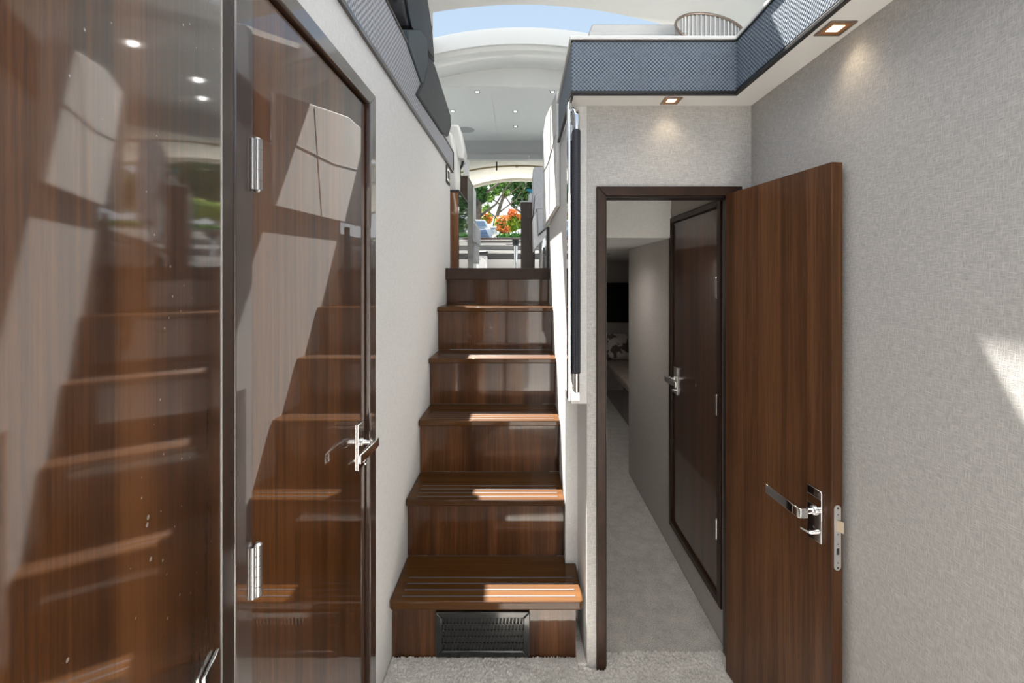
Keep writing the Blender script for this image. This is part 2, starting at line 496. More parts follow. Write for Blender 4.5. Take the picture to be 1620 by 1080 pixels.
# passage behind the open door
struct(MB().box(0.31, 0.855, 1.87, 2.565, 2.06, 2.10).box(0.31, 0.86, 2.565, 3.59, 1.79, 1.83).box(0.31, 2.6, 3.59, 6.3, 1.79, 1.83).box(0.31, 0.855, 2.565, 2.60, 1.83, 2.10).build('ceiling_hall', M['vinyl_ceiling']), 'low grey white ceiling of the passage', 'ceiling')
w = MB().box(0.857, 0.92, 1.87, 1.915, 0, 2.1).box(0.857, 0.92, 1.915, 2.60, 0, 0.145).box(0.857, 0.92, 1.915, 2.60, 1.905, 2.1).box(0.857, 0.92, 2.60, 3.59, 0, 1.79).box(0.92, 2.6, 3.55, 3.59, 0, 1.79)
struct(w.build('wall_hall', M['linen_hall']), 'taupe grey fabric wall of the passage beyond the dark closed door')
struct(MB().box(0.311, 2.6, 6.2, 6.25, 0, 1.79).build('wall_cabin', M['linen_hall']), 'pale wall behind the television in the small cabin')
struct(MB().box(2.6, 2.65, 3.55, 6.25, 0, 1.79).box(0.26, 0.31, 3.2, 6.25, 0, 1.79).build('wall_cabin_side', M['linen_hall']), 'pale side walls of the small cabin')

# doorway casing
def casing(name, boxes, m, label, bev=0.003):
    b = MB()
    for x in boxes: b.box(*x)
    return struct(b.build(name, m, bevel=bev), label, 'trim')
c = MB().prism([(0.299, 0.001), (0.299, 1.928), (0.337, 1.890), (0.337, 0.001)], 1.785, 1.80, 'Y')
c.prism([(0.299, 1.928), (0.8785, 1.928), (0.8405, 1.890), (0.337, 1.890)], 1.785, 1.80, 'Y')
c.prism([(0.8785, 1.928), (0.8785, 0.001), (0.8405, 0.001), (0.8405, 1.890)], 1.785, 1.80, 'Y')
struct(c.build('trim_6', M['casing'], bevel=0.003), 'dark stained casing around the narrow doorway', 'trim')
c = MB().box(0.333, 0.341, 1.80, 1.87, 0.001, 1.915).box(0.341, 0.845, 1.80, 1.87, 1.885, 1.915).box(0.838, 0.845, 1.80, 1.87, 0.001, 1.885)
struct(c.build('trim_7', M['jamb']), 'near black jamb lining inside the narrow doorway', 'trim')
MB().box(0.3405, 0.342, 1.802, 1.83, 0.92, 0.955).build('strike_plate', M['brass'], bpy.data.objects['trim_6'], bevel=0.0005)
# wall seam
struct(MB().box(0.2, 0.2555, 2.0485, 2.0492, 0.27, 1.06).build('trim_8', M['vinyl']), 'thin grey filler strip on the stairwell corner', 'trim')

# ------------------------------------------------------------------ DOORS
def handle(parent, T, label=None):
    """T maps: x = out of the leaf, y = towards the hinge, z up"""
    b = MB(T)
    b.prism([(-0.027, -0.074), (-0.027, 0.074), (-0.022, 0.078), (0.027, 0.078), (0.027, -0.074), (0.022, -0.078)], 0.0005, 0.006, 'X')
    pl = b.build('back_plate', M['chrome'], parent, bevel=0.0015)
    b = MB(T)
    b.tube([(0.006, 0, 0.012), (0.012, 0, 0.012), (0.013, 0, 0.012), (0.045, 0, 0.012)], [0.014, 0.013, 0.0085, 0.0085], 20)
    b.prism([(0.035, -0.013), (0.060, -0.013), (0.064, -0.004), (0.064, 0.02), (0.056, 0.145), (0.050, 0.147), (0.049, 0.02), (0.036, 0.008)], -0.003, 0.026, 'Z')
    lv = b.build('lever', M['chrome'], parent, bevel=0.003, seg=3)
    b = MB(T)
    b.tube([(0.006, 0.0, -0.052), (0.020, 0.0, -0.052)], 0.006, 14)
    b.prism([(0.016, -0.003), (0.024, -0.003), (0.030, 0.026), (0.026, 0.028), (0.017, 0.004)], -0.055, -0.049, 'Z')
    b.build('thumb_turn', M['chrome'], parent, bevel=0.001)
    return lv

def hinge(parent, T, h=0.10, r=0.0085):
    b = MB(T)
    n = 5
    for k in range(n):
        z0 = -h / 2 + h * k / n
        b.tube([(0, 0, z0 + 0.0006), (0, 0, z0 + h / n - 0.0006)], r, 16)
    b.tube([(0, 0, -h / 2), (0, 0, h / 2)], r * 0.8, 12)
    b.tube([(0, 0, h / 2), (0, 0, h / 2 + 0.004)], [r, r * 0.5], 16)
    b.tube([(0, 0, -h / 2 - 0.004), (0, 0, -h / 2)], [r * 0.5, r], 16)
    b.tube([(-0.004, -0.010, -h / 2), (-0.004, -0.010, h / 2)], r * 0.62, 12)
    b.box(-0.008, -0.002, -0.010, 0.0, -h / 2, h / 2)
    b.build('hinge', M['steel'], parent, smooth=True)

# door 2: closed gloss door in the left wall
d2 = thing('door_2', (-0.56, 1.22, 0), 'closed high gloss walnut door in the left wall with chrome lever', 'door', kind='structure')
MB().box(-0.578, -0.545, 0.892, 1.560, 0.004, 2.166).build('leaf', M['door_dark'], d2, bevel=0.002)
f = MB().box(-0.60, -0.528, 0.830, 0.884, 0.001, 2.222)
f.prism([(0.830, 2.222), (1.631, 2.222), (1.570, 2.174), (0.884, 2.174)], -0.60, -0.528, 'X')
f.prism([(1.631, 2.222), (1.631, 0.001), (1.570, 0.001), (1.570, 2.174)], -0.60, -0.528, 'X')
f.build('door_frame', M['casing_gloss'], d2, bevel=0.003)
MB().box(-0.60, -0.580, 0.884, 1.570, 0.001, 2.174).build('rebate', M['jamb'], d2)
TH = Matrix.Translation((-0.545, 1.515, 1.0)) @ Matrix(((1, 0, 0, 0), (0, -1, 0, 0), (0, 0, 1, 0), (0, 0, 0, 1)))
handle(d2, TH)
MB().prism([(1.571, 1.03), (1.571, 1.09), (1.585, 1.09), (1.585, 1.03)], -0.5279, -0.5265, 'X').build('strike_plate', M['steel'], d2, bevel=0.002)
for z in (1.79, 0.99):
    hinge(d2, Matrix.Translation((-0.529 + 0.007, 0.889, z)))


# door 1: closed dusty mirror gloss door in the angled wall (nearest the viewer)
d1 = thing('door_1', (A0.x + AD.x * .45, A0.y + AD.y * .45, 0), 'dusty mirror gloss walnut door nearest the viewer, far left', 'door', kind='structure')
MB(TA).box(0.004, 0.845, 0.0, 0.04, 0.004, 2.18).build('leaf', M['door_mirror'], d1, bevel=0.0015)
f = MB(TA).box(0.85, 0.90, -0.012, 0.05, 0.001, 2.235).box(0.0, 0.85, -0.012, 0.05, 2.186, 2.235)
f.build('door_frame', M['casing'], d1, bevel=0.003)
MB(TA).box(0.0005, 0.0035, -0.001, 0.02, 0.004, 2.18).build('gasket', M['mid_grey'], d1)
TH1 = TA @ Matrix.Translation((0.050, 0.0, 0.967)) @ Matrix(((0, 1, 0, 0), (-1, 0, 0, 0), (0, 0, 1, 0), (0, 0, 0, 1)))
handle(d1, TH1)

struct(MB().prism([(-0.530, 0.829), (-0.4405, 0.6615), (-0.452, 0.656), (-0.60, 0.700), (-0.60, 0.829)], 0.001, 2.30, 'Z').build('trim_9', M['casing'], bevel=0.002), 'dark stained corner post between the two glossy doors', 'trim')

# door 3: open door on the right
HG = Vector((0.806, 1.775, 0))
DU = Vector((0.071, -0.520, 0)).normalized()
DN = Vector((DU.y, -DU.x, 0))            # out of the visible face (towards -X)
T3 = Matrix.Translation(HG) @ Matrix(((DN.x, DU.x, 0, 0), (DN.y, DU.y, 0, 0), (0, 0, 1, 0), (0, 0, 0, 1)))
d3 = thing('door_3', HG, 'open satin walnut door swung against the right wall', 'door', kind='structure')
MB(T3).box(-0.034, 0.0, 0.0, 0.512, 0.013, 1.893).build('leaf', M['door_open'], d3, bevel=0.0012)
TH3 = T3 @ Matrix.Translation((0, 0.455, 0.870)) @ Matrix(((1, 0, 0, 0), (0, -1, 0, 0), (0, 0, 1, 0), (0, 0, 0, 1)))
handle(d3, TH3)
TH3b = T3 @ Matrix.Translation((-0.034, 0.455, 0.870)) @ Matrix(((-0.35, 0, 0, 0), (0, -1, 0, 0), (0, 0, 1, 0), (0, 0, 0, 1)))
def stadium(w, h, n=8):
    p = []
    for k in range(n + 1):
        a = math.pi * k / n
        p.append((w * math.cos(a), h - w + w * math.sin(a)))
    for k in range(n + 1):
        a = math.pi + math.pi * k / n
        p.append((w * math.cos(a), -h + w + w * math.sin(a)))
    return p
lp = MB(T3).prism([(x - 0.017, z + 0.832) for x, z in stadium(0.0105, 0.092)], 0.512, 0.5145, 'Y').build('lock_plate', M['steel_matte'], d3, bevel=0.0005)
MB(T3).prism([(-0.024, 0.512), (-0.010, 0.512), (-0.024, 0.528)], 0.850, 0.882, 'Z').build('latch_bolt', M['brass'], lp, bevel=0.0008)
b = MB(T3)
for z in (0.916, 0.898, 0.842, 0.815, 0.762, 0.748):
    b.tube([(-0.017, 0.5145, z), (-0.017, 0.5150, z)], 0.003 if z in (0.916, 0.748) else 0.0018, 10)
b.build('screw', M['hole'], lp)
MB(T3).box(-0.021, -0.013, 0.5145, 0.5150, 0.785, 0.803).build('bolt_slot', M['hole'], lp)

# door 4: dark closed door in the passage
d4 = thing('door_4', (0.85, 2.25, 0.165), 'dark glossy closed door in the passage behind the open door', 'door', kind='structure')
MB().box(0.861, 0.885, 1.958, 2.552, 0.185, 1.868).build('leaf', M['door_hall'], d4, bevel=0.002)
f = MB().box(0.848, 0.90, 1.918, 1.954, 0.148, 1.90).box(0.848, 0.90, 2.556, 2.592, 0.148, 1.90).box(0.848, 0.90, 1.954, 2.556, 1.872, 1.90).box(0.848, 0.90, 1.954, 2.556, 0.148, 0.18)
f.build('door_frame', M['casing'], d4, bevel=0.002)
M4 = Matrix(((-1, 0, 0, 0), (0, -1, 0, 0), (0, 0, 1, 0), (0, 0, 0, 1)))
handle(d4, Matrix.Translation((0.861, 2.50, 0.99)) @ M4)
for z in (1.52, 1.01, 0.47):
    hinge(d4, Matrix.Translation((0.850, 1.957, z)) @ M4, 0.085, 0.006)

# ------------------------------------------------------------------ STAIRCASE
st = thing('staircase', (-0.165, 2.4, 0), 'steep walnut staircase with slotted treads between grey walls', 'stairs')
TY = [1.800, 2.057, 2.314, 2.571, 2.828]
TZ = [0.266, 0.547, 0.828, 1.101, 1.377]
ZL = 1.628
XS = -0.531
for k, (y, z) in enumerate(zip(TY, TZ)):
    yb = (TY[k + 1] if k < 4 else 3.16) + 0.046
    if k == 0:
        b = MB().prism([(XS, yb), (XS, y + 0.01), (XS + 0.01, y), (0.238, y), (0.249, y + 0.012), (0.247, 2.046), (0.198, 2.046), (0.198, yb)], z - 0.034, z, 'Z')
        xr = 0.249
    else:
        xr = 0.198
        b = MB().box(XS, xr, y, yb, z - 0.030, z)
    t = b.build('tread', M['tread'], st, bevel=0.006, seg=3)
    # grip strips
    if k < 4:
        n, s0, gap = 4, 0.030, (0.038 if k == 0 else 0.036)
        for q in range(n):
            yy = y + s0 + q * gap
            MB().box(XS + 0.045, xr - 0.03, yy, yy + 0.006, z - 0.004, z + 0.0012).build('grip_strip', M['grip'], t, bevel=0.001)
    # riser above this tread
    yr = yb - 0.002
    zt = (TZ[k + 1] - 0.030) if k < 4 else ZL - 0.08
    b = MB().box(XS, 0.198, yr, yr + 0.018, z, zt)
    rs = b.build('riser', M['riser'], st)
    if k < 4:
        b = MB().prism([(-0.135 + 0.022 * math.cos(a), zt - 0.0005 + 0.009 * math.sin(a)) for a in [math.pi + math.pi * j / 8 for j in range(9)]], yr - 0.012, yr, 'Y')
        b.build('finger_latch', M['black_trim'], rs)
b = MB().box(XS, 0.223, 1.850, 1.868, 0.001, 0.232).box(0.205, 0.223, 1.868, 2.044, 0.001, 0.232)
b.build('base_panel', M['riser'], st)
b = MB().box(XS - 0.002, 0.199, 3.15, 3.24, ZL - 0.08, ZL)
nos = b.build('landing_nosing', M['casing'], st, bevel=0.003)
nos['label'] = 'dark brown nosing of the top landing'
for x in (-0.475, 0.14):
    MB().tube([(x, 3.1495, ZL - 0.022), (x, 3.1485, ZL - 0.022)], 0.006, 12).build('screw', M['hole'], nos)
# vent grille
vx0, vx1, vz0, vz1 = P(689.5, 0, 1.845).x, P(838, 0, 1.845).x, 0.012, 0.198
yv = 1.849
g = MB()
def ring(g, x0, x1, z0, z1, w, ya, yb):
    g.prism([(x0, z0), (x1, z0), (x1 - w, z0 + w), (x0 + w, z0 + w)], ya, yb, 'Y')
    g.prism([(x0, z1), (x1, z1), (x1 - w, z1 - w), (x0 + w, z1 - w)], ya, yb, 'Y')
    g.prism([(x0, z0), (x0, z1), (x0 + w, z1 - w), (x0 + w, z0 + w)], ya, yb, 'Y')
    g.prism([(x1, z0), (x1, z1), (x1 - w, z1 - w), (x1 - w, z0 + w)], ya, yb, 'Y')
ring(g, vx0, vx1, vz0, vz1, 0.026, yv - 0.012, yv)
vr = thing('vent_grille', ((vx0 + vx1) / 2, yv, vz0), 'black louvred air vent set in the stair base', 'vent')
g.build('vent_frame', M['vent'], vr, bevel=0.004)
g = MB()
ix0, ix1, iz0, iz1 = vx0 + 0.026, vx1 - 0.026, vz0 + 0.026, vz1 - 0.026
rows, cols = 5, 23
rh = (iz1 - iz0) / rows
cw = (ix1 - ix0) / cols
for r_ in range(rows + 1):
    z = iz0 + r_ * rh
    g.box(ix0, ix1, yv - 0.007, yv - 0.003, z - 0.0025, z + 0.0025)
for r_ in range(rows):
    for c_ in range(cols + 1):
        x = ix0 + c_ * cw + (cw * 0.5 if r_ % 2 else 0)
        if x > ix1: continue
        z = iz0 + r_ * rh
        g.prism([(x - 0.004, z), (x + 0.001, z), (x + 0.004, z + rh), (x - 0.001, z + rh)], yv - 0.009, yv - 0.003, 'Y')
g.build('louvres', M['vent'], vr)
MB().box(ix0, ix1, yv - 0.002, yv - 0.0005, iz0, iz1).build('vent_backing', M['hole'], vr)

# ------------------------------------------------------------------ HANDRAIL
hr = thing('handrail', (0.2, 1.75, 1.085), 'upright navy padded handrail with chrome ends beside the doorway', 'handrail')
MB().box(0.181, 0.193, 1.752, 1.80, 1.083, 2.252).build('mounting_rail', M['chrome'], hr, bevel=0.003)
MB().tube([(0.205, 1.762, 1.19), (0.205, 1.762, 2.12)], 0.011, 12).build('inner_tube', M['black_trim'], hr, smooth=True)
pg = MB().tube([(0.2115, 1.735, 1.196), (0.2115, 1.735, 1.199), (0.2115, 1.735, 2.131), (0.2115, 1.735, 2.135)], [0.0135, 0.0165, 0.0165, 0.0135], 20).build('grip_pad', M['navy_pad'], hr, smooth=True)
MB().box(0.2005, 0.2025, 1.7205, 1.7225, 1.2, 2.13).box(0.2205, 0.2225, 1.7205, 1.7225, 1.2, 2.13).build('stitching', M['black_trim'], pg)
MB().tube([(0.2125, 1.735, 2.13), (0.2125, 1.735, 2.185), (0.2115, 1.738, 2.205), (0.207, 1.75, 2.217), (0.197, 1.775, 2.215)], [0.013, 0.013, 0.0135, 0.013, 0.010], 16).build('top_bend', M['chrome'], hr, smooth=True)
MB().prism([(1.752, 2.10), (1.752, 2.16), (1.772, 2.18), (1.795, 2.18), (1.795, 2.10)], 0.193, 0.1999, 'X').build('hinge_bracket', M['steel'], hr, bevel=0.001)
MB().tube([(0.2115, 1.735, 1.125), (0.2115, 1.735, 1.2)], [0.0125, 0.0125], 16).build('bottom_sleeve', M['chrome'], hr, smooth=True)
MB().prism([(0.193, 1.084), (0.228, 1.084), (0.228, 1.118), (0.213, 1.116), (0.205, 1.122), (0.193, 1.175)], 1.752, 1.758, 'Y').box(0.193, 0.228, 1.758, 1.7995, 1.084, 1.092).build('foot_bracket', M['chrome'], hr, bevel=0.002)

# light switch on left wall
sw = thing('light_switch', (XL, 3.24, 2.24), 'small dark framed light switch at the far end of the left wall', 'light switch')
ring_ = MB()
ring_.box(XL, XL + 0.008, 3.17, 3.31, 2.235, 2.36).build('switch_plate', M['black_trim'], sw, bevel=0.002)
MB().box(XL + 0.008, XL + 0.011, 3.185, 3.295, 2.25, 2.345).build('bezel', M['chrome'], sw, bevel=0.002)
MB().box(XL + 0.011, XL + 0.015, 3.215, 3.265, 2.27, 2.325).build('rocker', M['deck_grey'], sw, bevel=0.002)

# ------------------------------------------------------------------ DOWNLIGHTS
def downlight(cx, cy, z, s, label, group, cat='ceiling light', bulb='warm', ring_m='lamp_ring', inner='amber', energy=0.0, color=(1, .8, .55)):
    t = thing('downlight', (cx, cy, z), label, cat, group)
    b = MB()
    w = s * 0.2
    for q in ((-s, s, -s, -s + w), (-s, s, s - w, s), (-s, -s + w, -s + w, s - w), (s - w, s, -s + w, s - w)):
        b.box(cx + q[0], cx + q[1], cy + q[2], cy + q[3], z - 0.005, z - 0.0003)
    b.build('lamp_ring', M[ring_m], t, bevel=0.001)
    k = s * 0.45
    b = MB()
    for q in ((-s + w, s - w, -s + w, -k), (-s + w, s - w, k, s - w), (-s + w, -k, -k, k), (k, s - w, -k, k)):
        b.box(cx + q[0], cx + q[1], cy + q[2], cy + q[3], z - 0.0025, z - 0.0003)
    b.build('reflector', M[inner], t)
    MB().box(cx - k, cx + k, cy - k, cy + k, z - 0.003, z - 0.0003).build('bulb', M[bulb], t)
    if energy:
        ld = bpy.data.lights.new('downlight_lamp', 'SPOT')
        ld.energy = energy
        ld.color = color
        ld.spot_size = R(160 if bulb == 'cool' else 125)
        ld.spot_blend = 1.0
        ld.shadow_soft_size = 0.03
        lo = bpy.data.objects.new('downlight_lamp', ld)
        C.objects.link(lo)
        lo.location = (0, 0, -0.015)
        lo.parent = t
    return t
downlight(P(1062, 0, 1.742).x, 1.742, 2.253, 0.034, 'warm square downlight in the white soffit above the doorway', 'warm soffit downlights', energy=0.9)
downlight(0.862, 1.235, 2.253, 0.036, 'warm square downlight in the soffit along the right wall', 'warm soffit downlights', energy=1.1)
downlight(0.862, 0.45, 2.253, 0.036, 'warm square downlight in the right soffit, beside the viewer', 'warm soffit downlights', energy=1.1)
downlight(0.46, 3.1, 1.79, 0.03, 'added unseen fill downlight in the low passage ceiling', 'passage downlights', bulb='cool', energy=9, color=(1, .93, .85))  # added lamp out of view, brightens the passage walls
downlight(P(962, 0, 4.3).x, 4.35, 1.79, 0.03, 'small downlight seen through the doorway above the television', 'passage downlights', bulb='cool', energy=9, color=(1, .93, .85))
downlight(0.58, 2.2, 2.06, 0.03, 'added unseen fill downlight in the passage ceiling just inside the doorway', 'passage downlights', bulb='warm', energy=4, color=(1, .85, .7))  # extra lamp hidden above the doorway, put in to light the passage

# ------------------------------------------------------------------ ROOF
CB = 0.14
def arch_sheet(b, prof, x0, x1, n=28, th=0.05, edge=None):
    """prof: (y, z_centre) polyline lofted along an arch in X, given thickness by an upper copy"""
    xs = [x0 + (x1 - x0) * i / n for i in range(n + 1)]
    m_ = len(prof)
    vs = []
    for x in xs:
        for up in (0, th):
            for y, z in prof:
                q = x if edge is None else x0 + (edge(y) - x0) * (x - x0) / (x1 - x0)
                vs.append((q, y, z - CB * q * q + up))
    fs = []
    w_ = 2 * m_
    for i in range(n):
        for j in range(m_ - 1):
            a = i * w_ + j
            fs.append((a, a + 1, a + w_ + 1, a + w_))
            a = i * w_ + m_ + j
            fs.append((a, a + w_, a + w_ + 1, a + 1))
        for j0, j1 in ((0, m_), (m_ - 1, 2 * m_ - 1)):
            a, c_ = i * w_ + j0, i * w_ + j1
            fs.append((a, a + w_, c_ + w_, c_))
    for i in (0, n):
        for j in range(m_ - 1):
            a = i * w_ + j
            fs.append((a, a + 1, a + m_ + 1, a + m_))
    b.add(vs, fs)
rf = MB()
arch_sheet(rf, [(1.885, 3.21), (1.90, 3.19), (2.6, 3.37), (3.0, 3.475), (3.2, 3.503)], -2.0, 2.0)
struct(rf.build('ceiling_front', M['white'], smooth=True), 'white arched roof beam in front of the sunroof', 'ceiling')
rf = MB()
arch_sheet(rf, [(3.2, 3.503), (3.6, 3.66), (4.35, 3.92)], -2.0, -0.73, 8, edge=lambda y: -0.632 - 0.194 * (y - 3.2))
arch_sheet(rf, [(3.2, 3.503), (3.6, 3.66), (4.35, 3.92)], 1.05, 2.0, 8)
struct(rf.build('ceiling_sides', M['white'], smooth=True), 'white roof panels left and right of the sunroof', 'ceiling')
rf = MB()
def zc(py, y): return EYE + (437 - py) * y / F
arch_sheet(rf, [(4.35, zc(53, 4.35)), (4.37, zc(69, 4.37)), (4.44, zc(71.5, 4.44)), (4.46, zc(79, 4.46)), (4.56, zc(88, 4.56)), (4.75, zc(101, 4.75)), (4.93, zc(107.5, 4.93))], -2.0, 2.0, 36, 0.06)
struct(rf.build('ceiling_arch', M['white'], smooth=True), 'stepped white arch behind the sunroof', 'ceiling')
# face dropping from the arch to the flat headliner
n = 36
vs, fs = [], []
for i in range(n + 1):
    x = -2.0 + 4.0 * i / n
    zt = zc(107.5, 4.94) - CB * x * x
    zt = max(zt, 3.69)
    vs += [(x, 4.94, 3.66), (x, 4.94, zt + 0.05), (x, 4.98, 3.66), (x, 4.98, zt + 0.05)]
for i in range(n):
    a = 4 * i
    fs += [(a, a + 4, a + 5, a + 1), (a + 2, a + 3, a + 7, a + 6), (a, a + 2, a + 6, a + 4), (a + 1, a + 5, a + 7, a + 3)]
struct(MB().add(vs, fs).build('trim_10', M['white']), 'white fascia between the roof arch and the flat headliner', 'trim')
struct(MB().box(-2.0, 2.0, 4.98, 5.28, 3.665, 3.72).box(-2.0, -0.352, 5.284, 6.95, 3.672, 3.72).box(-0.348, 2.0, 5.284, 6.95, 3.672, 3.72).box(-0.352, -0.348, 5.28, 6.95, 3.676, 3.72).box(-2, 2, 5.28, 5.284, 3.678, 3.72).build('ceiling', M['vinyl_ceiling']), 'flat pale grey headliner of the salon', 'ceiling')
h = MB().box(-2.0, 2.0, 6.95, 7.03, 3.46, 3.672).box(-2.0, 0.115, 6.92, 7.03, 3.375, 3.455).box(0.12, 2.0, 6.92, 7.03, 3.375, 3.455)
struct(h.build('trim_11', M['mid_grey']), 'grey header with blind box over the cockpit door', 'trim')
lights = [(755, 145, 'fore'), (874, 145, 'fore'), (716, 175.5, 'middle'), (815, 176, 'middle'), (722, 200, 'aft'), (815.5, 200, 'aft')]
names = ['white downlight, left of the pair nearest the sunroof', 'white downlight, right of the pair nearest the sunroof', 'white downlight beside the dark seat edge, middle row of the headliner',
         'white downlight in the centre of the middle row of the headliner', 'white downlight above the white helm chair', 'white downlight at the centre of the rearmost row']
proto = None
for (px, py, _), lb in zip(lights, names):
    zc_ = 3.665 if py < 150 else 3.672
    y = (zc_ - EYE) * F / (437 - py)
    x = (px - 825) * y / F
    if proto is None:
        proto = downlight(x, y, zc_, 0.036, lb, 'salon headliner downlights', bulb='cool', ring_m='steel', inner='bronze_trim', energy=4, color=(1, .97, .92))
        o = proto
    else:
        o = copy_tree(proto)
        o.location = (x, y, zc_)
    o['label'] = lb
sp = thing('ceiling_speaker', (-0.80, 6.45, 3.66), 'flush round grey speaker grille in the salon headliner', 'speaker')
b = MB(Matrix.Translation((-0.80, 6.45, 0)))
b.prism([(0.12 * math.cos(a), 0.12 * math.sin(a)) for a in [2 * math.pi * k / 32 for k in range(32)]], 3.666, 3.6715, 'Z')
b.build('speaker_grille', M['mid_grey'], sp, bevel=0.001)
b = MB(Matrix.Translation((-0.80, 6.45, 0)))
b.tube([(0.122 * math.cos(a), 0.122 * math.sin(a), 3.668) for a in [2 * math.pi * k / 32 for k in range(32)]], 0.003, 6, True)
b.build('speaker_rim', M['upholstery'], sp)

# side coamings and upper sides of the salon
struct(MB().box(-2.1, -2.0, -1.3, 7.0, 1.5, 2.62).box(-2.1, -2.0, 3.0, 3.2, 2.62, 3.0).box(-2.1, -2.0, 4.6, 4.75, 2.62, 3.4).box(-2.1, -2.0, 6.85, 7.0, 2.62, 3.7).box(-2.1, -2.0, -1.3, 7.0, 3.0, 3.05).build('wall_port', M['white']), 'white coaming below the left side windows')
struct(MB().box(2.0, 2.1, -1.3, 7.0, 2.3, 2.62).box(2.0, 2.1, 3.0, 3.2, 2.62, 3.0).box(2.0, 2.1, 4.6, 4.75, 2.62, 3.4).box(2.0, 2.1, 6.85, 7.0, 2.62, 3.7).box(2.0, 2.1, -1.3, 7.0, 3.0, 3.05).build('wall_starboard', M['white']), 'white coaming below the right side windows')
struct(MB().box(-2.0, 0.31, 3.24, 12.0, 1.57, 1.628).build('floor_salon', M['mid_grey']), 'pale floor of the salon above the stairs', 'floor')
struct(MB().box(0.31, 2.0, 2.62, 6.3, 1.84, 1.90).box(0.31, 2.0, 6.3, 12.0, 1.57, 1.628).build('floor_dinette', M['mid_grey']), 'raised floor to the right of the stairs', 'floor')

# ------------------------------------------------------------------ UPPER LEFT: helm seat in navy leather
def yz(px, py, x):
    p = PX(px, py, x)
    return (p.y, p.z)
hs = thing('helm_seat', (-0.75, 2.7, 2.45), 'dark navy leather helm seat above the left wall', 'seat')
X0 = -0.515
o = [(2.36, 2.545), (2.45, 2.86), (2.50, 2.90), (2.60, 2.87), (3.20, 2.80), (3.36, 2.74), (3.38, 2.66), (3.30, 2.60), (2.9, 2.545)]
o = [yz(661, 150, X0), yz(671, 128, X0), yz(680, 90, X0), yz(688, 101, X0), yz(713, 181, X0), yz(714, 200, X0), yz(710, 216, X0), yz(701, 212, X0)]
MB().prism([(a, b_) for a, b_ in o], X0 - 0.10, X0, 'X').build('side_bolster', M['grey_leather'], hs, bevel=0.012, seg=3)
X1 = -0.53
o = [yz(642, 47, X1), yz(661, 47, X1), yz(672, 60, X1), yz(678, 128, X1), yz(664, 131, X1), yz(642.5, 70, X1)]
MB().prism(o, X1 - 0.03, X1 + 0.012, 'X').build('armrest', M['slate'], hs, bevel=0.006, seg=3)
X2 = -0.56
o = [yz(639, 0, X2), yz(638, -40, X2), yz(676, -40, X2), yz(677, 0, X2), yz(684, 45, X2), yz(688, 100, X2), yz(668, 60, X2), yz(645, 42, X2), yz(641, 20, X2)]
MB().prism(o, X2 - 0.14, X2, 'X').build('backrest', M['grey_leather'], hs, bevel=0.01, seg=3)
o = [yz(640, 0, X2), yz(639, -40, X2), yz(661, -40, X2), yz(662, 0, X2), yz(668, 42, X2), yz(684, 92, X2), yz(648, 44, X2), yz(643, 20, X2)]
MB().prism(o, X2, X2 + 0.012, 'X').build('backrest_panel', M['navy'], hs, bevel=0.004)
MB().box(-1.2, -0.62, 2.2, 3.3, 2.372, 2.60).box(-1.2, -0.72, 2.4, 3.3, 2.6, 3.02).box(-1.1, -0.66, 1.75, 2.2, 2.372, 2.95).build('seat', M['navy'], hs, bevel=0.02)
a = PX(614, 13, -0.60); c_ = PX(641, 13, -0.60)
MB().tube([(-0.60, 1.78, a.z + 0.10), (-0.60, 2.24, a.z + 0.02 + 0.10)], 0.012, 12).build('chrome_bar', M['steel'], hs, smooth=True)
b = MB().tube([(-0.60, 2.205, a.z + 0.105), (-0.60, 2.235, a.z + 0.105)], [0.022, 0.026], 16)
b.tube([(-0.585, 2.20, a.z + 0.105), (-0.565, 2.20, a.z + 0.13)], 0.006, 10).build('bar_clamp', M['chrome'], hs, smooth=True)

# ------------------------------------------------------------------ UPPER RIGHT: console, slatted tub seat, windscreen strut
cs = thing('console_box', (0.75, 2.4, 2.44), 'plain white console box above the navy weave valance', 'console')
MB().prism([(0.335, 2.441), (0.338, 2.80), (0.362, 2.862), (0.84, 2.862), (0.84, 2.441)], 2.30, 2.60, 'Y').build('console_body', M['white'], cs, bevel=0.008)
tb = thing('slatted_tub_seat', (0.879, 2.10, 2.44), 'round slatted grey tub seat with brown rim, above the valance', 'seat')
cx, cy = 0.879, 2.10
def rim(a, r=0.155):
    z = 2.725 + 0.13 * math.sin(a) - 0.005 * math.cos(a)
    return (cx + r * math.cos(a), cy + 0.10 * math.sin(a), z)
b = MB()
nn = 40
pr = []
for i in range(nn + 1):
    a = -0.25 * math.pi + 1.5 * math.pi * i / nn
    pr.append(rim(a))
b.tube(pr, 0.007, 10).build('seat_rim', M['lamp_ring'], tb, smooth=True)
b = MB()
for i in range(1, 30):
    a = -0.20 * math.pi + 1.4 * math.pi * i / 30
    p = rim(a, 0.152)
    b.tube([(p[0], p[1], 2.452), (p[0], p[1], p[2])], 0.0032, 6)
b.build('slats', M['white'], tb)
b = MB()
vs, fs = [], []
for i in range(41):
    a = -0.25 * math.pi + 1.5 * math.pi * i / 40
    p = rim(a, 0.155)
    vs += [(p[0], p[1] + 0.004, 2.452), (p[0], p[1] + 0.004, p[2]), (p[0], p[1] + 0.012, 2.452), (p[0], p[1] + 0.012, p[2])]
for i in range(40):
    q = 4 * i
    fs += [(q, q + 4, q + 5, q + 1), (q + 2, q + 3, q + 7, q + 6)]
b.add(vs, fs).build('seat_shell', M['mid_grey'], tb, smooth=True)
b = MB().prism([(cx + 0.15 * math.cos(t), cy + 0.095 * math.sin(t)) for t in [2 * math.pi * k / 28 for k in range(28)]], 2.441, 2.452, 'Z')
b.build('seat_base', M['upholstery_white'], tb, bevel=0.003)
